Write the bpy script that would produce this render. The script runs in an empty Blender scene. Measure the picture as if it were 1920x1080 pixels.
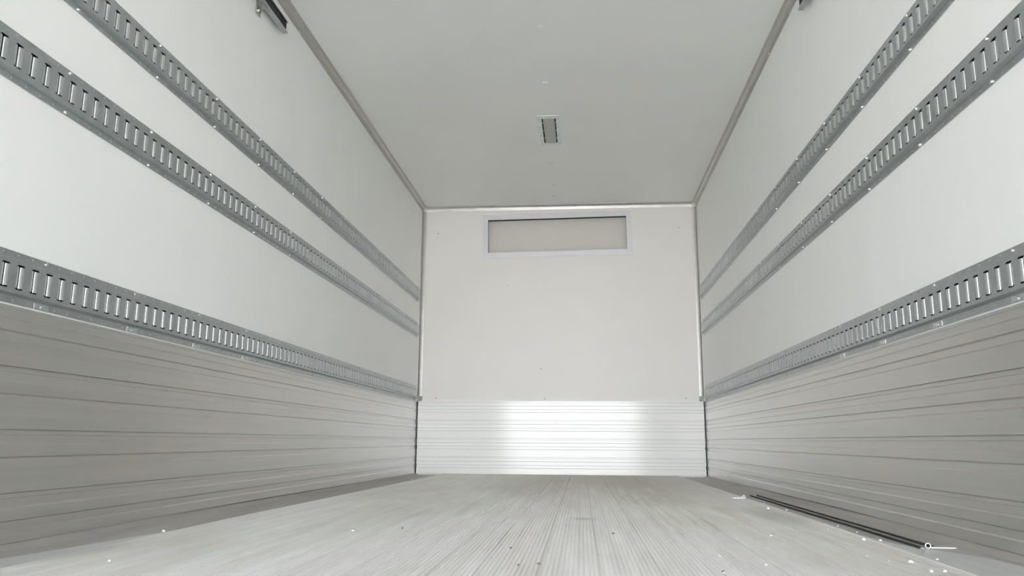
import bpy, bmesh, math, random
from mathutils import Vector, Matrix

random.seed(7)
SC = bpy.context.scene
COL = SC.collection

# ------------------------------------------------------------------ camera
CAM_POS = (0.18693, 0.0, 0.25)
YAW, PITCH, ROLL, FPX = 0.0894578, 0.1954272, 0.0060083, 1447.74
cy_, sy_, cp_, sp_ = math.cos(YAW), math.sin(YAW), math.cos(PITCH), math.sin(PITCH)
FWD = Vector((-sy_ * cp_, cy_ * cp_, sp_))
R0 = Vector((cy_, sy_, 0)); U0 = R0.cross(FWD)
RGT = R0 * math.cos(ROLL) + U0 * math.sin(ROLL)
UPV = U0 * math.cos(ROLL) - R0 * math.sin(ROLL)
cd = bpy.data.cameras.new('camera'); cam = bpy.data.objects.new('camera', cd); COL.objects.link(cam)
cd.sensor_fit = 'HORIZONTAL'; cd.sensor_width = 36.0; cd.lens = FPX * 36.0 / 1920.0
cd.clip_start = 0.02; cd.clip_end = 500
M = Matrix((RGT, UPV, -FWD)).transposed().to_4x4(); M.translation = Vector(CAM_POS)
cam.matrix_world = M
SC.camera = cam

# ------------------------------------------------------------------ sky, exposure
SC.view_settings.view_transform = 'Standard'; SC.view_settings.look = 'None'
SC.view_settings.gamma = 1.0; SC.view_settings.use_curve_mapping = False
SC.view_settings.exposure = 0.32
SC.cycles.max_bounces = 32; SC.cycles.diffuse_bounces = 24; SC.cycles.glossy_bounces = 24
SC.cycles.sample_clamp_indirect = 4.0

W = bpy.data.worlds.new('sky'); SC.world = W; W.use_nodes = True
nt = W.node_tree; nt.nodes.clear()
wo = nt.nodes.new('ShaderNodeOutputWorld'); bg = nt.nodes.new('ShaderNodeBackground')
tc = nt.nodes.new('ShaderNodeTexCoord'); sx = nt.nodes.new('ShaderNodeSeparateXYZ')
rp = nt.nodes.new('ShaderNodeValToRGB')
nt.links.new(tc.outputs['Generated'], sx.inputs[0]); nt.links.new(sx.outputs['Z'], rp.inputs[0])
rp.color_ramp.elements[0].position = 0.0; rp.color_ramp.elements[0].color = (0.97, 0.985, 1.0, 1)
rp.color_ramp.interpolation = 'EASE'
rp.color_ramp.elements[1].position = 0.8; rp.color_ramp.elements[1].color = (0.13, 0.18, 0.26, 1)
e = rp.color_ramp.elements.new(0.35); e.color = (0.55, 0.62, 0.70, 1)
# added glow low in the sky behind the truck, to light the deep interior
nz = nt.nodes.new('ShaderNodeVectorMath'); nz.operation = 'NORMALIZE'
dp = nt.nodes.new('ShaderNodeVectorMath'); dp.operation = 'DOT_PRODUCT'
dp.inputs[1].default_value = (0.0, -0.97, 0.24)
mr = nt.nodes.new('ShaderNodeMapRange'); mr.interpolation_type = 'SMOOTHSTEP'
for i_, v_ in enumerate((0.76, 0.99, 0.26, 9.8)): mr.inputs[i_ + 1].default_value = v_
nt.links.new(tc.outputs['Generated'], nz.inputs[0]); nt.links.new(nz.outputs[0], dp.inputs[0]); nt.links.new(dp.outputs['Value'], mr.inputs[0])
nt.links.new(rp.outputs[0], bg.inputs[0]); nt.links.new(mr.outputs[0], bg.inputs[1])
nt.links.new(bg.outputs[0], wo.inputs[0])
sd = bpy.data.lights.new('sun', 'SUN'); sun = bpy.data.objects.new('sun', sd); COL.objects.link(sun)
sd.energy = 62.0; sd.angle = 0.01; sd.color = (1.0, 0.985, 0.97)
sun.rotation_euler = (math.radians(-60), 0, math.radians(14))      # high, from ahead of the truck: it lights the yard behind

# ------------------------------------------------------------------ dimensions
HW = 1.18615          # half width between the side panels
L = 6.4694            # distance to the bulkhead
H = 2.268             # ceiling
Y0 = -1.15            # rear opening
KT = 0.571            # top of the scuff plates
TH = 0.09


def fz(y):            # the floor drops a little towards the bulkhead
    return 0.0 if y < 2.6 else -0.018 * (y - 2.6) / (L - 2.6)


# ------------------------------------------------------------------ materials
def mat(name):
    m = bpy.data.materials.new(name); m.use_nodes = True
    return m, m.node_tree, m.node_tree.nodes['Principled BSDF']


def N(t, typ, **kw):
    n = t.nodes.new(typ)
    for k, v in kw.items():
        setattr(n, k, v)
    return n


def noise(t, vec, scale, detail=3.0, rough=0.55):
    n = N(t, 'ShaderNodeTexNoise'); n.inputs['Scale'].default_value = scale
    n.inputs['Detail'].default_value = detail; n.inputs['Roughness'].default_value = rough
    t.links.new(vec, n.inputs['Vector']); return n.outputs[0]


def mapped(t, scale):
    tc = N(t, 'ShaderNodeNewGeometry'); mp = N(t, 'ShaderNodeMapping')
    mp.inputs['Scale'].default_value = scale
    t.links.new(tc.outputs['Position'], mp.inputs[0]); return mp.outputs[0]


def rng(t, src, a, b, c, d):
    m = N(t, 'ShaderNodeMapRange')
    for i, v in enumerate((a, b, c, d)):
        m.inputs[i + 1].default_value = v
    t.links.new(src, m.inputs[0]); return m.outputs[0]


def mixc(t, fac, c1, c2, mode='MIX'):
    m = N(t, 'ShaderNodeMix', data_type='RGBA', blend_type=mode)
    if isinstance(fac, float): m.inputs[0].default_value = fac
    else: t.links.new(fac, m.inputs[0])
    for i, c in ((6, c1), (7, c2)):
        if isinstance(c, tuple): m.inputs[i].default_value = (*c, 1)
        else: t.links.new(c, m.inputs[i])
    return m.outputs[2]


def panel_mat(name, col, bump=0.02):
    m, t, b = mat(name)
    v = mapped(t, (1, 1, 1))
    n1 = noise(t, v, 1.3, 4)
    c = mixc(t, rng(t, n1, 0.35, 0.7, 0, 1), col, tuple(x * 0.965 for x in col))
    t.links.new(c, b.inputs['Base Color'])
    b.inputs['Roughness'].default_value = 0.42
    b.inputs['Specular IOR Level'].default_value = 0.4
    bp = N(t, 'ShaderNodeBump'); bp.inputs['Strength'].default_value = bump; bp.inputs['Distance'].default_value = 0.01
    t.links.new(noise(t, v, 180, 2), bp.inputs['Height']); t.links.new(bp.outputs[0], b.inputs['Normal'])
    return m


def metal_mat(name, col, rough, scale=(1, 1, 1), nscale=20.0, var=0.06, metallic=1.0, tangent=None, aniso=0.0,
              stain=None, stain_amt=0.0):
    m, t, b = mat(name)
    v = mapped(t, scale)
    n1 = noise(t, v, nscale, 4)
    c = mixc(t, rng(t, n1, 0.3, 0.7, 0, 1), tuple(x * (1 - var) for x in col), tuple(min(1, x * (1 + var)) for x in col))
    if stain:
        v2 = mapped(t, (1.0, 0.55, 2.6))
        n2 = noise(t, v2, 2.2, 5, 0.65)
        f = rng(t, n2, 0.52, 0.72, 0, stain_amt)
        c = mixc(t, f, c, stain)
    t.links.new(c, b.inputs['Base Color'])
    b.inputs['Metallic'].default_value = metallic
    r = rng(t, n1, 0.3, 0.7, rough * 0.88, rough * 1.12)
    t.links.new(r, b.inputs['Roughness'])
    if tangent:
        b.inputs['Anisotropic'].default_value = aniso
        cx = N(t, 'ShaderNodeCombineXYZ')
        for i in range(3): cx.inputs[i].default_value = tangent[i]
        t.links.new(cx.outputs[0], b.inputs['Tangent'])
    return m


M_wall = panel_mat('white_fibreglass_panel', (0.94, 0.95, 0.935))
M_back = panel_mat('white_bulkhead_panel', (0.955, 0.93, 0.905))
M_ceil = panel_mat('white_ceiling_panel', (0.94, 0.95, 0.935))
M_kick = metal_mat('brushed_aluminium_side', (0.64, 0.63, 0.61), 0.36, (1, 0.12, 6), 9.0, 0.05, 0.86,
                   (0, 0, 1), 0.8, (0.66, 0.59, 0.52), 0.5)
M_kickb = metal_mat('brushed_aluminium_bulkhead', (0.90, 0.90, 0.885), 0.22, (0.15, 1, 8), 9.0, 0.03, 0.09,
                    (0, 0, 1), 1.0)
M_trim = metal_mat('aluminium_trim', (0.52, 0.51, 0.49), 0.38, (3, 0.3, 3), 12.0, 0.08, 0.85)
M_trimb = metal_mat('bright_aluminium_trim', (0.78, 0.77, 0.76), 0.30, (1, 3, 3), 8.0, 0.06, 0.9)
M_rail = metal_mat('galvanised_steel', (0.47, 0.505, 0.52), 0.38, (1, 1, 1), 26.0, 0.08, 0.92)
M_lip = metal_mat('rolled_slot_lip', (0.62, 0.65, 0.66), 0.22, (1, 1, 1), 26.0, 0.05, 0.95)
M_bolt = metal_mat('zinc_bolt', (0.75, 0.77, 0.78), 0.22, (1, 1, 1), 30.0, 0.05, 1.0)
M_plate = metal_mat('zinc_plate', (0.62, 0.68, 0.69), 0.28, (1, 1, 1), 30.0, 0.08, 0.95)
M_chrome = metal_mat('bright_steel', (0.95, 0.95, 0.94), 0.18, (1, 1, 1), 30.0, 0.03, 0.85)
M_frame = metal_mat('vent_frame_aluminium', (0.74, 0.74, 0.79), 0.5, (1, 1, 1), 8.0, 0.04, 0.35)
M_trackin = metal_mat('black_track_inside', (0.006, 0.006, 0.012), 0.8, (1, 1, 1), 20.0, 0.1, 0.0)
M_dark = metal_mat('dark_seal_and_shade', (0.03, 0.03, 0.03), 0.7, (1, 1, 1), 20.0, 0.2, 0.0)  # also stands for shade in rail slots, vent sleeve and corner gaps
M_beige = metal_mat('beige_duct_panel', (0.74, 0.71, 0.675), 0.6, (1, 1, 1), 5.0, 0.03, 0.0)
M_lens = metal_mat('frosted_lamp_lens', (0.42, 0.44, 0.41), 0.35, (1, 1, 1), 40.0, 0.12, 0.0)
M_lampf = metal_mat('lamp_frame_metal', (0.84, 0.88, 0.87), 0.5, (1, 1, 1), 20.0, 0.04, 0.1)
M_fleck = metal_mat('white_paint_fleck', (0.92, 0.92, 0.90), 0.4, (1, 1, 1), 60.0, 0.03, 0.0)
M_grit = metal_mat('dark_grit', (0.16, 0.15, 0.13), 0.8, (1, 1, 1), 60.0, 0.1, 0.0)


def floor_mat():
    m, t, b = mat('ribbed_aluminium_floor')
    v = mapped(t, (5, 0.25, 1))
    n1 = noise(t, v, 6.0, 4)
    base = mixc(t, rng(t, n1, 0.3, 0.7, 0, 1), (0.77, 0.745, 0.715), (0.90, 0.885, 0.865))
    v2 = mapped(t, (1.6, 0.55, 1))
    dirt = mixc(t, rng(t, noise(t, v2, 1.6, 5, 0.6), 0.45, 0.75, 0, 0.5), base, (0.58, 0.52, 0.45))
    # a grey-green smear, a small scuff, and wide darker brown towards the bulkhead
    pos = N(t, 'ShaderNodeNewGeometry')
    c = dirt
    for (px, py, rx, ry, a, colr) in ((0.86, 2.86, 0.10, 0.50, 0.42, (0.30, 0.31, 0.28)), (0.19, 2.66, 0.055, 0.06, 0.45, (0.30, 0.26, 0.22)),
                                      (-0.93, 1.72, 0.05, 0.22, 0.3, (0.3, 0.31, 0.32)), (0.35, 6.0, 1.0, 2.9, 0.65, (0.44, 0.385, 0.32))):
        mp = N(t, 'ShaderNodeMapping', vector_type='TEXTURE')
        mp.inputs['Location'].default_value = (px, py, 0); mp.inputs['Scale'].default_value = (rx, ry, 1)
        t.links.new(pos.outputs['Position'], mp.inputs[0])
        ln = N(t, 'ShaderNodeVectorMath', operation='LENGTH'); t.links.new(mp.outputs[0], ln.inputs[0])
        c = mixc(t, rng(t, ln.outputs['Value'], 0.3, 1.0, a, 0.0), c, colr)
    t.links.new(c, b.inputs['Base Color'])
    b.inputs['Metallic'].default_value = 0.25
    b.inputs['Roughness'].default_value = 0.45
    return m


M_floor = floor_mat()
M_margin = metal_mat('grimy_shaded_floor_margin', (0.47, 0.445, 0.42), 0.5, (4, 0.4, 1), 4.0, 0.12, 0.5, None, 0, (0.34, 0.30, 0.26), 0.6)  # grime and the shade along the wall foot, both in the colour
M_apron = metal_mat('worn_floor_apron', (0.66, 0.655, 0.645), 0.45, (4, 0.3, 1), 5.0, 0.08, 0.4)
M_ground = metal_mat('concrete_yard', (0.55, 0.54, 0.52), 0.9, (1, 1, 1), 0.8, 0.12, 0.0)


# ------------------------------------------------------------------ mesh helpers
def obj(name, bm, m, parent=None, smooth=False):
    bmesh.ops.recalc_face_normals(bm, faces=bm.faces)
    me = bpy.data.meshes.new(name); bm.to_mesh(me); bm.free()
    for mm in (m if isinstance(m, (list, tuple)) else [m]):
        me.materials.append(mm)
    if smooth:
        for p in me.polygons: p.use_smooth = True
    o = bpy.data.objects.new(name, me); COL.objects.link(o)
    if parent: o.parent = parent
    return o


def empty(name, loc=(0, 0, 0), rot=(0, 0, 0)):
    o = bpy.data.objects.new(name, None); COL.objects.link(o)
    o.empty_display_size = 0.1; o.location = loc; o.rotation_euler = rot
    return o


def tag(o, label=None, cat=None, group=None, kind=None):
    if label: o['label'] = label
    if cat: o['category'] = cat
    if group: o['group'] = group
    if kind: o['kind'] = kind
    return o


def box(bm, x0, x1, y0, y1, z0, z1, mi=0):
    v = [bm.verts.new((x, y, z)) for x in (x0, x1) for y in (y0, y1) for z in (z0, z1)]
    for f in ((0, 1, 3, 2), (4, 6, 7, 5), (0, 4, 5, 1), (2, 3, 7, 6), (0, 2, 6, 4), (1, 5, 7, 3)):
        bm.faces.new([v[i] for i in f]).material_index = mi


def prism(bm, pts, axis, a, b, mi=0):
    """extrude a closed outline along an axis: pts are (x,z) for 'Y', (y,z) for 'X', (x,y) for 'Z'"""
    def p3(p, t):
        return {'Y': (p[0], t, p[1]), 'X': (t, p[0], p[1]), 'Z': (p[0], p[1], t)}[axis]
    A = [bm.verts.new(p3(p, a)) for p in pts]; B = [bm.verts.new(p3(p, b)) for p in pts]
    n = len(pts)
    for i in range(n):
        bm.faces.new((A[i], A[(i + 1) % n], B[(i + 1) % n], B[i])).material_index = mi
    bm.faces.new(A).material_index = mi; bm.faces.new(B[::-1]).material_index = mi


def cyl(bm, c, axis, r, h, n=16, r2=None, mi=0):
    """a cylinder/cone frustum from c along axis for h"""
    ax = Vector(axis).normalized(); u = ax.orthogonal().normalized(); w = ax.cross(u); c = Vector(c)
    r2 = r if r2 is None else r2
    A = [bm.verts.new(c + (u * math.cos(2 * math.pi * i / n) + w * math.sin(2 * math.pi * i / n)) * r) for i in range(n)]
    B = [bm.verts.new(c + ax * h + (u * math.cos(2 * math.pi * i / n) + w * math.sin(2 * math.pi * i / n)) * r2) for i in range(n)]
    for i in range(n):
        bm.faces.new((A[i], A[(i + 1) % n], B[(i + 1) % n], B[i])).material_index = mi
    bm.faces.new(A[::-1]).material_index = mi; bm.faces.new(B).material_index = mi


def struct(name, bm, m, parent=None):
    o = obj(name, bm, m, parent)
    if parent is None: o['kind'] = 'structure'
    return o


# ------------------------------------------------------------------ room shell
for side, s in (('left', -1), ('right', 1)):
    bm = bmesh.new()
    a, b = sorted((s * HW, s * (HW + TH)))
    box(bm, a, b, Y0, L + TH, KT - 0.006, H + 0.12)
    # behind the scuff plates the panel sits a little further out
    a, b = sorted((s * (HW + 0.012), s * (HW + TH)))
    box(bm, a, b, Y0, L + TH, -0.12, KT - 0.006)
    struct('wall_' + side, bm, M_wall)

VA = math.radians(0.75)                 # the vent is fitted slightly out of level
VC = (-0.0065, 2.0035)                  # vent centre x, z
VW, VH = 0.600, 0.149                   # half size of the clear opening


def vrot(dx, dz):
    return (VC[0] + dx * math.cos(VA) - dz * math.sin(VA), VC[1] + dx * math.sin(VA) + dz * math.cos(VA))


bm = bmesh.new()
hole = [vrot(-VW - .006, -VH - .006), vrot(VW + .006, -VH - .006), vrot(VW + .006, VH + .006), vrot(-VW - .006, VH + .006)]
outer = [(-HW - .01, -0.12), (HW + .01, -0.12), (HW + .01, H + .1), (-HW - .01, H + .1)]
for yy, dirn in ((L, 1), (L + TH, -1)):
    ho = [bm.verts.new((x, yy, z)) for x, z in hole]; ou = [bm.verts.new((x, yy, z)) for x, z in outer]
    for i in range(4):
        bm.faces.new((ou[i], ou[(i + 1) % 4], ho[(i + 1) % 4], ho[i]))
    if dirn == 1: H1, O1 = ho, ou
for A, B in ((H1, ho), (O1, ou)):
    for i in range(4): bm.faces.new((A[i], A[(i + 1) % 4], B[(i + 1) % 4], B[i]))
wb = struct('wall_back', bm, M_back)
bm = bmesh.new()
prism(bm, [(-0.4235, 1.552), (-0.4215, 1.5525), (-0.424, 1.568), (-0.4258, 1.567)], 'Y', L - 0.0006, L + .0003)
obj('scuff_mark', bm, M_grit, wb)

bm = bmesh.new()
LX, LY0, LY1 = 0.049, 4.612, 5.035      # hole for the lamp
for (x0, x1, y0, y1) in ((-HW - .01, -LX, Y0, L + .01), (LX, HW + .01, Y0, L + .01), (-LX, LX, Y0, LY0), (-LX, LX, LY1, L + .01)):
    box(bm, x0, x1, y0, y1, H, H + 0.1)
bmesh.ops.remove_doubles(bm, verts=bm.verts, dist=1e-5)
struct('ceiling', bm, M_ceil)

# floor: planks of 12 ribs each, running the length of the box
bm = bmesh.new()
FX = 0.945
P = 0.010
prof = []; worn = []
nr = int(round(2 * FX / P))
off = (0.098 / P) % 1.0 * P
x = -FX
k = 0
prof.append((-FX, 0.0))
x0 = -FX + 0.003
idx0 = int(round((x0 - 0.098) / P))
i = idx0
while 0.098 + (i + 1) * P < FX - 0.002:
    xa = 0.098 + i * P
    deep = 0.0060 if i % 12 == 0 else (0.0042 if i % 4 == 0 else 0.0030)
    wdt = 0.0052 if i % 12 == 0 else (0.0056 if i % 4 == 0 else 0.0044)
    top = 0.0012 if i in (-21, 0, 12, 48) else 0.0
    if xa - wdt / 2 > prof[-1][0]:
        if top: worn.append((xa + wdt / 2 - .0002, xa + wdt / 2 + .0022))
        prof += [(xa - wdt / 2, 0.0), (xa - wdt / 4, -deep), (xa + wdt / 4, -deep), (xa + wdt / 2, top), (xa + wdt / 2 + .0018, top)]
        if top: prof.append((xa + wdt / 2 + .0024, 0))
    i += 1
prof.append((FX - 0.006, 0.0)); prof.append((FX - .005, 0.0015)); prof.append((FX, 0.0015))
ys = (Y0, 1.66, 1.97, 2.2, 2.43, 2.6, 3.0, 3.8, 4.5, L + 0.012)
NS = len(ys) - 1
rows = [[bm.verts.new((px, yy, pz + fz(yy))) for px, pz in prof] for yy in ys]
for r0, r1 in zip(rows, rows[1:]):
    for j in range(len(prof) - 1):
        f_ = bm.faces.new((r0[j], r0[j + 1], r1[j + 1], r1[j]))
        xm = (prof[j][0] + prof[j + 1][0]) / 2
        if r0[0].co.y < 2.19 and any(a_ < xm < b_ for a_, b_ in worn): f_.material_index = 2
# under side and ends
zb = -0.12
for s in (-1, 1):
    e = 0 if s < 0 else -1
    low = [bm.verts.new((s * FX, yy, zb)) for yy in ys]
    for j in range(NS): bm.faces.new((rows[j][e], rows[j + 1][e], low[j + 1], low[j]))
# flat margins either side, a little lower than the ribs
GZ = -0.010
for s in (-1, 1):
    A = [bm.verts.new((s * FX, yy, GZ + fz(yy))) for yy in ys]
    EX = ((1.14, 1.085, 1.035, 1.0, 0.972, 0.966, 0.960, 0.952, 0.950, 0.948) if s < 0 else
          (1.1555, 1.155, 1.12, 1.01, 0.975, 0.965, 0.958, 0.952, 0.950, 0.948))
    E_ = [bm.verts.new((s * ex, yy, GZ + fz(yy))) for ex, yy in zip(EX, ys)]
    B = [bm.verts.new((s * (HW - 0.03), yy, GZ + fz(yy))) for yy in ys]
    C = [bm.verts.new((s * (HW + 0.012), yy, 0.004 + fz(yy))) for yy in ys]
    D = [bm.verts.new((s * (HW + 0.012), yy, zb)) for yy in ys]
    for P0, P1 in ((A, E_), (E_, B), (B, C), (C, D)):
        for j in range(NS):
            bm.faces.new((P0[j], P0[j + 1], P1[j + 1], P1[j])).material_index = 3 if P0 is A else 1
box(bm, -HW, HW, Y0, L, zb - 0.02, zb - 0.002)
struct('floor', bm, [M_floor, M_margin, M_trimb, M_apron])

bm = bmesh.new(); box(bm, -40, 40, -60, 40, -1.3, -1.2)
struct('ground', bm, M_ground)

# scuff plates: four extruded planks high
def kick_profile(top, bottom, gv=0.0015):
    p = [(0.0, top)]
    J = KT
    first = True
    while J > bottom:
        q = []
        if not first:
            q += [(0.0, J), (0.007, J - 0.0005), (0.007, J - 0.0025), (0.0030, J - 0.003)]
        else:
            q += [(0.0, J - 0.002), (0.003, J - 0.003)]
        q += [(0.0030, J - 0.0125), (0.0018, J - 0.0135), (0.0030, J - .0145), (0.0030, J - 0.0350), (0.0, J - 0.0390),
              (0.0, J - 0.0650), (0.0030 + gv, J - 0.0660), (0.0030 + gv, J - 0.0675), (0.0030, J - 0.0690), (0.0030, J - 0.0880), (0.0, J - 0.0920)]
        p += q; first = False
        J -= 0.15
    p = [a for a in p if a[1] > bottom]
    p.append((0.0, bottom)); return p


KP = kick_profile(KT, 0.001)
for side, s in (('left', -1), ('right', 1)):
    bm = bmesh.new()
    pts = [(s * (HW + d), z) for d, z in KP] + [(s * (HW + .011), 0.001), (s * (HW + .011), KT)]
    prism(bm, pts, 'Y', Y0, 3.2)
    n = len(pts)
    bmesh.ops.delete(bm, geom=[f for f in bm.faces if len(f.verts) == n and all(abs(v.co.y - 3.2) < 1e-6 for v in f.verts)], context='FACES')
    # second half follows the drop of the floor at its lower edge
    A = [v for v in bm.verts if abs(v.co.y - 3.2) < 1e-6]
    A.sort(key=lambda v: v.index)
    order = [None] * n
    for v in A:
        for q, (px, pz) in enumerate(pts):
            if abs(v.co.x - px) < 1e-6 and abs(v.co.z - pz) < 1e-6 and order[q] is None:
                order[q] = v; break
    B = [bm.verts.new((px, L - 0.007, pz if pz > 0.01 else -0.017)) for px, pz in pts]
    for q in range(n):
        bm.faces.new((order[q], order[(q + 1) % n], B[(q + 1) % n], B[q]))
    bm.faces.new(B)
    struct('baseboard_' + side, bm, M_kick)
bm = bmesh.new()
KB = kick_profile(KT + .003, -0.0175)
KB = [(d * 1.5, z) for d, z in KB]
pts = [(L - 0.0125 + d, z) for d, z in KB] + [(L - 0.0003, -0.0175), (L - 0.0003, KT + .003)]
prism(bm, pts, 'X', -HW + 0.007, HW - 0.007)
struct('baseboard_back', bm, M_kickb)

# dark strips standing in for the shaded gaps in the two scuff plate corners
for s, nme in ((-1, 'trim_1'), (1, 'trim_2')):
    bm = bmesh.new()
    zs = [0.001 + 0.57 * q / 14 for q in range(15)]
    rows = []
    for q, z in enumerate(zs):
        w = 0.0065 + (0.0035 if q % 4 in (1,) else 0) + random.uniform(-.001, .001)
        z = z if q else -0.016
        rows.append([bm.verts.new((s * (HW - .0005), L - .0005, z)), bm.verts.new((s * (HW - w), L - .0075, z)), bm.verts.new((s * (HW - .0005), L - w - .004, z))])
    for a, b in zip(rows, rows[1:]):
        for q in range(3): bm.faces.new((a[q], a[(q + 1) % 3], b[(q + 1) % 3], b[q]))
    bm.faces.new(rows[0]); bm.faces.new(rows[-1])
    struct(nme, bm, M_dark)

# ------------------------------------------------------------------ aluminium angle trims
def rivet(parent, loc, ax, r=0.0045, h=0.0022, m=None, name='rivet'):
    bm = bmesh.new(); cyl(bm, loc, ax, r, h * .5, 12); cyl(bm, Vector(loc) + Vector(ax) * h * .5, ax, r, h * .6, 12, r * .55)
    return obj(name, bm, m or M_bolt, parent)


A1, A2 = 0.036, 0.038
for s, nme in ((-1, 'trim_3'), (1, 'trim_4')):          # where the side walls meet the ceiling
    bm = bmesh.new()
    X = s * HW
    pts = [(X, H), (X - s * A1, H), (X - s * A1, H - .003), (X - s * .024, H - .004), (X - s * .0135, H - .0085),
           (X - s * .0085, H - .0135), (X - s * .004, H - .026), (X - s * .003, H - A2), (X, H - A2)]
    prism(bm, pts, 'Y', Y0, L - .001)
    t = struct(nme, bm, M_trim)
    for q in range(13):
        yy = 0.155 + 0.4064 * q
        rivet(t, (X - s * .0032, yy, H - .0325), (-s, 0, 0), .0055, .0040, M_chrome)
bm = bmesh.new()                                         # bulkhead meets ceiling
pts = [(L, H), (L - .034, H), (L - .034, H - .003), (L - .02, H - .006), (L - .008, H - .016), (L - .004, H - .026), (L - .003, H - .040), (L, H - .040)]
prism(bm, pts, 'X', -HW + .037, HW - .037)
struct('trim_5', bm, M_trimb)
for s, nme in ((-1, 'trim_6'), (1, 'trim_7')):          # upright corner angles
    bm = bmesh.new()
    X = s * HW
    pts = [(X, L), (X, L - .034), (X - s * .003, L - .034), (X - s * .004, L - .016), (X - s * .014, L - .0065), (X - s * .020, L - .0065),
           (X - s * .022, L - .0035), (X - s * .036, L - .003), (X - s * .036, L)]
    prism(bm, pts, 'Z', KT + .005, H - .040)
    t = struct(nme, bm, M_trim)
    bm = bmesh.new()                                     # little end cap above the scuff plate
    pts = [(X - s * .003, L - .035), (X - s * .006, L - .035), (X - s * .040, L - .006), (X - s * .040, L - .0035), (X - s * .022, L - .0065)]
    prism(bm, pts, 'Z', KT + .006, KT + .044)
    obj('end_cap', bm, M_trimb, t)
    rivet(t, (X - s * .031, L - .0030 - .010, KT + .014), (0, -1, 0), .004, .004, M_grit, 'screw')

# ------------------------------------------------------------------ cargo rails
PITCH_S = 0.0508
YB = 1.830


def rail_profile_mesh(s):
    """galvanised rail with pierced slots; x grows from the wall towards the room, mirrored for the right wall"""
    bm = bmesh.new()
    hp = PITCH_S / 2
    hh = 0.0635
    F, D = 0.0022, 0.0140            # stand-off of the flange and of the centre plate
    zf = 0.0455                      # flange begins here
    zc = 0.0400                      # centre plate ends here
    k0, k1 = -56, 90
    sw, sh, ch = 0.0123, 0.0305, 0.0035
    V = {}

    def v(y, z, d):
        key = (round(y, 5), round(z, 5), round(d, 5))
        if key not in V: V[key] = bm.verts.new((-s * d, y, z))
        return V[key]

    def hole_cell(y, zlo, zhi, d, pts, zc_):
        """plate cell from y-hp..y+hp, zlo..zhi at stand-off d, with a polygonal hole"""
        n = len(pts)
        ring = [v(y + a, zc_ + b, d) for a, b in pts]
        ym, yp = y - hp, y + hp
        right = [p for p in range(n) if pts[p][0] > 1e-6]
        # split hole ring into four arcs by angle; connect each arc to its side
        c = {'bl': v(ym, zlo, d), 'br': v(yp, zlo, d), 'tr': v(yp, zhi, d), 'tl': v(ym, zhi, d)}
        q = n // 4
        # pts start at the lower right (east-south) and go counter clockwise: east, north, west, south arcs
        arcs = [ring[i * q:(i + 1) * q] for i in range(4)]
        E_, N_, W_, S_ = arcs
        bm.faces.new([c['br'], c['tr']] + E_[::-1])
        bm.faces.new([c['tr'], c['tl']] + N_[::-1])
        bm.faces.new([c['tl'], c['bl']] + W_[::-1])
        bm.faces.new([c['bl'], c['br']] + S_[::-1])
        bm.faces.new([c['tr'], N_[0], E_[-1]]); bm.faces.new([c['tl'], W_[0], N_[-1]])
        bm.faces.new([c['bl'], S_[0], W_[-1]]); bm.faces.new([c['br'], E_[0], S_[-1]])
        return ring

    slot = [(sw + .001, -sh + ch), (sw + .001, sh - ch), (sw + .001 - ch, sh), (-sw - .001 + ch, sh), (-sw - .001, sh - ch), (-sw - .001, -sh + ch),
            (-sw - .001 + ch, -sh), (sw + .001 - ch, -sh)]
    r = 0.0027
    oct_ = [(r * math.cos(math.radians(a)), r * math.sin(math.radians(a))) for a in (-22.5, 22.5, 67.5, 112.5, 157.5, 202.5, 247.5, 292.5)]
    zhole = 0.0560
    for k in range(k0, k1):
        y = YB + k * PITCH_S
        hole_cell(y, -zc, zc, D, slot, 0)
        hole_cell(y, zf, hh, F, oct_, zhole)
        hole_cell(y, -hh, -zf, F, oct_, -zhole)
        for a, b in ((zc, zf), (-zf, -zc)):     # bends
            da, db = (D, F) if a > 0 else (F, D)
            bm.faces.new((v(y - hp, a, da), v(y + hp, a, da), v(y + hp, b, db), v(y - hp, b, db)))
        # rolled lips down both long sides of the slot
        lz = sh - ch - 0.0006
        for sgn in (-1, 1):
            prev = None
            for q in range(6):
                th = math.radians(90 * q / 5)
                yy = sgn * (sw + .001) - sgn * 0.0112 * math.sin(th)
                dd = D - 0.0050 * (1 - math.cos(th))
                cur = (bm.verts.new((-s * dd, y + yy, -lz)), bm.verts.new((-s * dd, y + yy, lz)))
                if prev: bm.faces.new((prev[0], prev[1], cur[1], cur[0])).material_index = 1
                prev = cur
    # returned edges along top and bottom, and end closures
    ya, yb = YB + (k0 - .5) * PITCH_S, YB + (k1 - .5) * PITCH_S
    for z in (hh, -hh):
        for k in range(k0, k1):
            y = YB + k * PITCH_S
            bm.faces.new((v(y - hp, z, F), v(y + hp, z, F), v(y + hp, z, 0.0002), v(y - hp, z, 0.0002)))
    me = bpy.data.meshes.new('rail_body')
    bmesh.ops.recalc_face_normals(bm, faces=bm.faces)
    for f in bm.faces: f.smooth = len(f.verts) == 4 and abs(f.calc_area() - 0) < 1e-4 and all(abs(vv.co.x) > .004 for vv in f.verts) and abs(f.normal.y) > .05
    bm.to_mesh(me); bm.free(); me.materials.append(M_rail); me.materials.append(M_lip)
    bm = bmesh.new()
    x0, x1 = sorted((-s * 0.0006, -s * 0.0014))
    box(bm, x0, x1, ya + .003, yb - .003, -zc, zc)  # dark sheet standing for the shade behind the slots
    mb = bpy.data.meshes.new('slot_shade'); bmesh.ops.recalc_face_normals(bm, faces=bm.faces); bm.to_mesh(mb); bm.free(); mb.materials.append(M_dark)
    return me, mb


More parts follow.
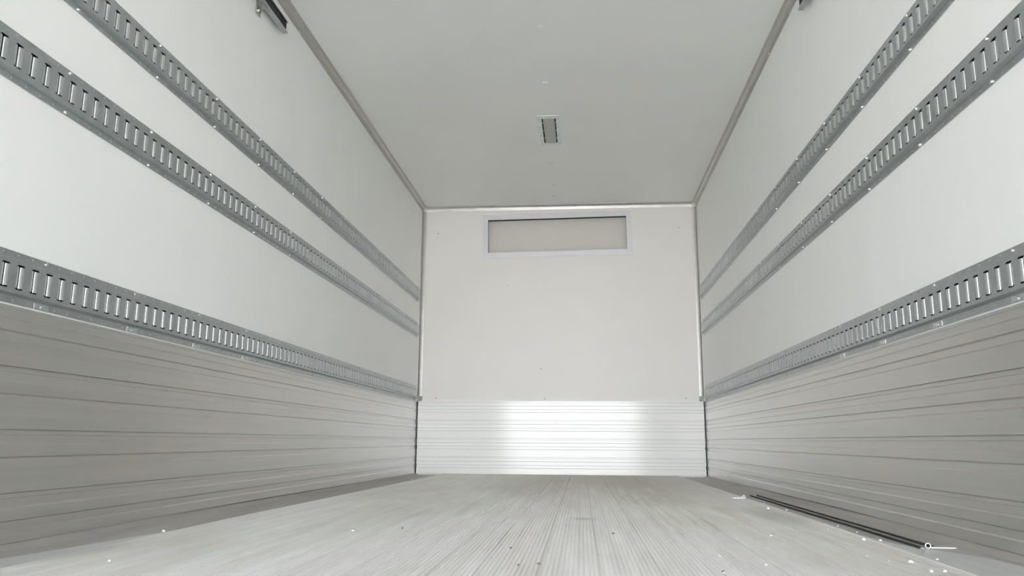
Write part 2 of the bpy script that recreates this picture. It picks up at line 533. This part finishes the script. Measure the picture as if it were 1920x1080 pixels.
def bolt_mesh(s):
    bm = bmesh.new()
    cyl(bm, (-s * 0.0022, 0, 0), (-s, 0, 0), 0.0062, 0.0008, 16)
    cyl(bm, (-s * 0.0030, 0, 0), (-s, 0, 0), 0.0046, 0.0022, 6)
    cyl(bm, (-s * 0.0052, 0, 0), (-s, 0, 0), 0.0046, 0.0008, 6, 0.0034)
    me = bpy.data.meshes.new('bolt'); bmesh.ops.recalc_face_normals(bm, faces=bm.faces); bm.to_mesh(me); bm.free(); me.materials.append(M_bolt)
    return me


def clip_mesh(s):
    bm = bmesh.new()
    x0, x1 = sorted((-s * 0.0022, -s * 0.0030))
    box(bm, x0, x1, -0.026, 0.028, -0.0065, 0.0065)
    me = bpy.data.meshes.new('washer_plate'); bmesh.ops.recalc_face_normals(bm, faces=bm.faces); bm.to_mesh(me); bm.free(); me.materials.append(M_plate)
    return me


def link(me, name, parent, loc=(0, 0, 0)):
    o = bpy.data.objects.new(name, me); COL.objects.link(o); o.parent = parent; o.location = loc; return o


POSWORD = {('left', 'u'): 'upper slotted galvanised cargo rail on the left wall, nearest the ceiling',
           ('left', 'm'): 'middle slotted galvanised cargo rail on the left wall, white panel above and below',
           ('left', 'l'): 'lowest slotted galvanised cargo rail on the left wall, along the top of the aluminium plates',
           ('right', 'u'): 'upper slotted galvanised cargo rail on the right wall, nearest the ceiling',
           ('right', 'm'): 'middle slotted galvanised cargo rail on the right wall, white panel above and below',
           ('right', 'l'): 'lowest slotted galvanised cargo rail on the right wall, along the top of the aluminium plates'}
for side, s in (('left', -1), ('right', 1)):
    rm, rb = rail_profile_mesh(s); bm_ = bolt_mesh(s); cm_ = clip_mesh(s)
    for key, z in (('l', 0.6325), ('m', 1.1645), ('u', 1.4670)):
        o = empty('cargo_rail', (s * HW, 0, z))
        tag(o, POSWORD[(side, key)], 'cargo rail', 'slotted cargo rails on the side walls')
        link(rm, 'rail_body', o); link(rb, 'slot_shade', o)
        for n in range(-3, 12):
            for zz in (0.0560, -0.0560):
                link(bm_, 'bolt', o, (0, YB + .4064 * n, zz))
        if key == 'l':
            for n in range(-1, 4):
                link(cm_, 'washer_plate', o, (0, YB + .4064 * n, -0.0555))

# ------------------------------------------------------------------ return air vent in the bulkhead
v = empty('air_vent', (VC[0], L, VC[1]), (0, -VA, 0))
tag(v, 'long framed air return opening high on the white bulkhead, beige panel inside', 'air vent')
bm = bmesh.new()
fo, fi = (0.6435, 0.1935), (VW, VH)
for (x0, x1, z0, z1) in ((-fo[0], fo[0], fi[1], fo[1]), (-fo[0], fo[0], -fo[1], -fi[1]), (-fo[0], -fi[0], -fi[1], fi[1]), (fi[0], fo[0], -fi[1], fi[1])):
    box(bm, x0, x1, -0.0045, -0.0003, z0, z1)
# returned inner lip
for (x0, x1, z0, z1) in ((-fi[0], fi[0], fi[1] - .002, fi[1]), (-fi[0], fi[0], -fi[1], -fi[1] + .002), (-fi[0], -fi[0] + .002, -fi[1], fi[1]), (fi[0] - .002, fi[0], -fi[1], fi[1])):
    box(bm, x0, x1, -0.0045, 0.003, z0, z1)
obj('vent_frame', bm, M_frame, v)
bm = bmesh.new()
t_ = 0.004
for (x0, x1, z0, z1) in ((-fi[0] - t_, fi[0] + t_, fi[1], fi[1] + t_), (-fi[0] - t_, fi[0] + t_, -fi[1] - t_, -fi[1]), (-fi[0] - t_, -fi[0], -fi[1], fi[1]), (fi[0], fi[0] + t_, -fi[1], fi[1])):
    box(bm, x0, x1, 0.0003, 0.058, z0, z1)
obj('duct_sleeve', bm, M_dark, v)  # shadow inside the opening is put into the sleeve's dark colour
bm = bmesh.new(); box(bm, -fi[0], fi[0], 0.052, 0.058, -fi[1], fi[1])
obj('duct_panel', bm, M_beige, v)
for (a, b) in ((-.622, .09), (-.622, -.09), (.622, .09), (.622, -.09), (-.55, .172), (0, .172), (.5, .172), (-.55, -.172), (0, -.172), (.5, -.172)):
    rivet(v, (a, -.0045, b), (0, -1, 0), .0035, .0015, M_trim, 'screw')

# ------------------------------------------------------------------ ceiling lamp
lt = empty('ceiling_lamp', (0, 4.8225, H))
tag(lt, 'small recessed rectangular lamp with screwed metal frame, centred on the white ceiling', 'ceiling lamp')
bm = bmesh.new()
fo, fi = (0.0735, 0.248), (0.0455, 0.2055)
for (x0, x1, y0, y1) in ((-fo[0], -fi[0], -fo[1], fo[1]), (fi[0], fo[0], -fo[1], fo[1]), (-fi[0], fi[0], -fo[1], -fi[1]), (-fi[0], fi[0], fi[1], fo[1])):
    box(bm, x0, x1, y0, y1, -0.004, -0.0003)
obj('lamp_frame', bm, M_lampf, lt)
bm = bmesh.new()
for (x0, x1, y0, y1) in ((-fi[0] - .002, -fi[0], -fi[1], fi[1]), (fi[0], fi[0] + .002, -fi[1], fi[1]), (-fi[0], fi[0], -fi[1] - .002, -fi[1]), (-fi[0], fi[0], fi[1], fi[1] + .002)):
    box(bm, x0, x1, y0, y1, 0.0, 0.035)
box(bm, -fi[0], fi[0], -fi[1], fi[1], 0.033, 0.035)
obj('lamp_housing', bm, M_dark, lt)
bm = bmesh.new()
pts = [(-.0375, -.001), (-.030, -.0045), (.030, -.0045), (.0375, -.001), (.0375, .008), (-.0375, .008)]
prism(bm, pts, 'Y', -fi[1] + .001, fi[1] - .001)
o = obj('lens', bm, M_lens, lt)
bm = bmesh.new()
for q in (-1, 1):
    for yy in (-.13, .0, .13):
        box(bm, min(q * .0375, q * .0450), max(q * .0375, q * .0450), yy - .006, yy + .006, -.001, .004)
obj('lens_clip', bm, M_trim, lt)
for a in (-.06, .06):
    for b in (-.2, -.07, .07, .2): rivet(lt, (a, b, -.004), (0, 0, -1), .0035, .0015, M_grit, 'screw')

# caps over the roof fasteners, down the centre line of the ceiling
for q, (x, y) in enumerate(((0.003, 3.51), (0.0, 4.12), (-0.006, 5.42), (-0.012, 5.93), (-0.02, 6.21))):
    bm = bmesh.new()
    rr = 0.016 if q < 2 else 0.012
    cyl(bm, (0, 0, 0), (0, 0, -1), rr, 0.0015, 20); cyl(bm, (0, 0, -.0015), (0, 0, -1), rr, 0.0022, 20, rr * .55)
    o = obj('fastener_cap', bm, M_ceil if q < 2 else M_frame); o.location = (x, y, H)
    w = ('round white fastener cap on the ceiling, closest to the open end', 'round white fastener cap on the ceiling just nearer than the lamp',
         'small grey fastener cap on the ceiling just beyond the lamp', 'small grey fastener cap on the ceiling midway from lamp to bulkhead',
         'small grey fastener cap on the ceiling closest to the bulkhead')[q]
    tag(o, w, 'fastener cap', 'fastener caps along the middle of the ceiling')

# screws in the bulkhead panel
for (x, z), w in (((-1.0446, 2.030), 'tiny screw in the bulkhead panel at its upper left corner'),
                  ((1.0306, 2.044), 'tiny screw in the bulkhead panel at its upper right corner'),
                  ((-0.1472, 0.841), 'tiny screw low in the middle of the bulkhead panel'),
                  ((-0.1165, 0.594), 'tiny screw just above the bulkhead scuff plate, near the middle'),
                  ((-1.03, 0.598), 'tiny screw just above the bulkhead scuff plate, left end'),
                  ((1.04, 0.600), 'tiny screw just above the bulkhead scuff plate, right end')):
    bm = bmesh.new(); cyl(bm, (0, 0, 0), (0, -1, 0), .0042, .0016, 12); cyl(bm, (0, -.0016, 0), (0, -1, 0), .0042, .001, 12, .0025)
    o = obj('panel_screw', bm, M_grit); o.location = (x, L, z)
    tag(o, w, 'screw', 'screws in the bulkhead panel')

# ------------------------------------------------------------------ roll door tracks
for side, s in (('left', -1), ('right', 1)):
    X = s * HW
    YE = 3.165 if s < 0 else 3.15
    t = empty('door_track', (X, 0, 2.117))
    tag(t, 'end of the roll door track under the ceiling on the %s wall' % side, 'door track', 'roll door tracks under the ceiling')
    def C(d, z): return (-s * d, z)
    bm = bmesh.new()      # C section open towards the room
    pts = [C(.042, -.028), C(.020, -.028), C(.016, -.024), C(.016, .024), C(.020, .028), C(.042, .028), C(.042, .025), C(.021, .025),
           C(.019, .023), C(.019, -.023), C(.021, -.025), C(.039, -.025), C(.039, -.020), C(.042, -.020)]
    prism(bm, pts, 'Y', Y0 + .02, YE)
    obj('track_channel', bm, M_rail, t)
    bm = bmesh.new()
    pts = [C(.0195, -.0235), C(.0385, -.0235), C(.0385, .0235), C(.0195, .0235)]
    prism(bm, pts, 'Y', Y0 + .03, YE - .012)
    obj('track_liner', bm, M_trackin, t)  # near-black block filling the channel
    for yy in (0.5, 1.7, 2.93):
        bm = bmesh.new()
        prism(bm, [C(.001, -.070), C(.005, -.070), C(.005, -.034), C(.034, -.034), C(.034, -.0285), C(.001, -.0285)], 'Y', yy - .022, yy + .022)
        prism(bm, [C(.001, -.0285), C(.0155, -.0285), C(.0155, .028), C(.001, .028)], 'Y', yy - .022, yy + .022)
        b = obj('bracket', bm, M_trim, t)
        bm = bmesh.new(); cyl(bm, (-s * .005, yy, -.052), (-s, 0, 0), .009, .008, 6)
        obj('bracket_bolt', bm, M_rail, b)

# ------------------------------------------------------------------ loose things by the right wall
sg = empty('metal_strip', (1.048, 3.1, GZ))
tag(sg, 'long thin metal strip with dark edges lying along the foot of the right wall', 'metal strip')
ya, yb = 2.115, 4.12


def ribbon(x0, x1, z0, z1, za):
    bm = bmesh.new()
    n = 8; rows = []
    for q in range(n + 1):
        y = ya + (yb - ya) * q / n
        sh = 0.010 * math.sin(math.pi * q / n)          # lies with a slight bow
        z = fz(y)
        rows.append([bm.verts.new((xx - 1.048 + sh * -.5, y - 3.1, zz + z)) for xx, zz in ((x0, z0), (x1, z0), (x1, z1), (x0, z1))])
    for a, b in zip(rows, rows[1:]):
        for q in range(4): bm.faces.new((a[q], a[(q + 1) % 4], b[(q + 1) % 4], b[q]))
    bm.faces.new(rows[0][::-1]); bm.faces.new(rows[-1])
    return bm


obj('bar', ribbon(1.0340, 1.0625, 0.0002, 0.0022, 0), M_trim, sg)
obj('edge_seal', ribbon(1.0625, 1.0660, 0.0002, 0.0075, 0), M_dark, sg)
obj('edge_seal', ribbon(1.0300, 1.0340, 0.0002, 0.0062, 0), M_dark, sg)


def eye_pin(loc, length, direction, r, w, label):
    e = empty('eye_pin', loc)
    tag(e, label, 'eye pin', 'bright eye pins on the floor')
    bm = bmesh.new()
    n, m_ = 28, 10
    R_, rt = r, r * 0.30
    rings = []
    for a in range(n):
        A = 2 * math.pi * a / n
        rings.append([bm.verts.new(((R_ + rt * math.cos(2 * math.pi * b / m_)) * math.cos(A), rt * math.sin(2 * math.pi * b / m_),
                                    R_ + rt + (R_ + rt * math.cos(2 * math.pi * b / m_)) * math.sin(A))) for b in range(m_)])
    for a in range(n):
        for b in range(m_):
            bm.faces.new((rings[a][b], rings[(a + 1) % n][b], rings[(a + 1) % n][(b + 1) % m_], rings[a][(b + 1) % m_]))
    obj('ring', bm, M_chrome, e, True)
    bm = bmesh.new()
    cyl(bm, (direction * (R_), 0, w), (direction, 0, 0), w, length * .78, 16)
    cyl(bm, (direction * (R_ + length * .78), 0, w), (direction, 0, 0), w * .8, length * .04, 16)
    cyl(bm, (direction * (R_ + length * .82), 0, w), (direction, 0, 0), w, length * .12, 16)
    cyl(bm, (direction * (R_ + length * .94), 0, w), (direction, 0, 0), w, length * .06, 16, w * .4)
    obj('shank', bm, M_chrome, e)
    return e


eye_pin((1.0478, 2.106, GZ + .0003), 0.062, 1, 0.0062, 0.0032, 'bright steel eye pin at the near end of the strip by the right wall')
eye_pin((0.9290, 3.756, fz(3.756) + .0003), 0.046, -1, 0.0060, 0.0026, 'bright steel eye pin on the floor ribs, at the far end of the strip')

# ------------------------------------------------------------------ flecks and grit on the floor
def floor_point(u, v):
    d = RGT * (u - 960) / FPX - UPV * (v - 540) / FPX + FWD
    t = -CAM_POS[2] / d.z
    return CAM_POS[0] + d.x * t, CAM_POS[1] + d.y * t


FLECKS = [(1440.4, 953, 5), (1474.6, 950.4, 5), (1432, 938, 3), (1570.8, 981, 4), (1619.6, 1012.7, 6), (1650, 1007, 5), (1571, 991, 3), (1606, 992, 3),
          (1553, 993, 3), (1707.5, 1054.7, 7), (1746.7, 1072.6, 7), (1772.5, 1072.6, 6), (1757, 1041, 4), (1349, 1043, 5), (1445.4, 1005, 4),
          (1436, 1060, 5), (307, 990, 6), (205, 1052.7, 6), (175, 1023, 3), (380, 981, 3), (613, 936, 3), (661.7, 996, 5), (745, 937, 3), (752.7, 960, 3),
          (906, 960, 3), (910, 934, 2), (761.7, 1030, 3), (714, 1015, 2), (1112.5, 912.7, 3), (960, 984, 2), (1625, 1043, 3), (1667, 1053, 3), (1357, 1075, 4)]
GRIT = [(1010, 1058, 6), (958, 1028, 4), (1150, 1001, 4), (755, 991, 4), (972, 1060, 4), (1356, 1072, 4)]


def crumb(name, u, v, size, m, label, cat, group):
    x, y = floor_point(u, v)
    if abs(x) > 0.94: z = GZ + fz(y)
    else: z = fz(y)
    sc = size * 0.5 * (y + .1) / FPX * 1.0
    bm = bmesh.new()
    n = 7
    bot = [bm.verts.new((sc * random.uniform(.7, 1.2) * math.cos(2 * math.pi * q / n), sc * 1.3 * random.uniform(.7, 1.2) * math.sin(2 * math.pi * q / n), 0)) for q in range(n)]
    top = [bm.verts.new((b.co.x * .6, b.co.y * .6, sc * random.uniform(.7, 1.1))) for b in bot]
    for q in range(n): bm.faces.new((bot[q], bot[(q + 1) % n], top[(q + 1) % n], top[q]))
    bm.faces.new(bot[::-1]); bm.faces.new(top)
    o = obj(name, bm, m); o.location = (x, y, z + .0002); o.rotation_euler = (0, 0, random.uniform(0, 3))
    tag(o, label, cat, group)


ORD = ['nearest the camera'] + ['%s nearest the camera' % w for w in ('second', 'third', 'fourth', 'fifth', 'sixth', 'seventh', 'eighth', 'ninth', 'tenth', 'eleventh', 'twelfth', 'thirteenth')]


def scatter(lst, name, m, first, cat, group, zones):
    for lo, hi, place in zones:
        z = sorted([c for c in lst if lo <= c[0] < hi], key=lambda c: -c[1])
        for k_, (u, v_, sz) in enumerate(z):
            w = '%s %s' % (first, place) + ((', ' + ORD[k_]) if len(z) > 1 else '')
            crumb(name, u, v_, sz, m, w, cat, group)


scatter(FLECKS, 'paint_fleck', M_fleck, 'tiny white fleck', 'debris', 'white flecks on the floor',
        ((0, 450, 'by the left wall'), (450, 1000, 'left of the floor centre'), (1000, 1300, 'at the far middle of the floor'),
         (1300, 1540, 'right of the floor centre'), (1540, 1920, 'beside the right strip and eye pin')))
scatter(GRIT, 'grit_crumb', M_grit, 'tiny dark crumb', 'debris', 'dark crumbs on the floor',
        ((0, 900, 'on the left of the floor'), (900, 1000, 'just left of the floor centre'), (1000, 1100, 'at the floor centre'),
         (1100, 1200, 'just right of the floor centre'), (1200, 1920, 'on the right of the floor')))
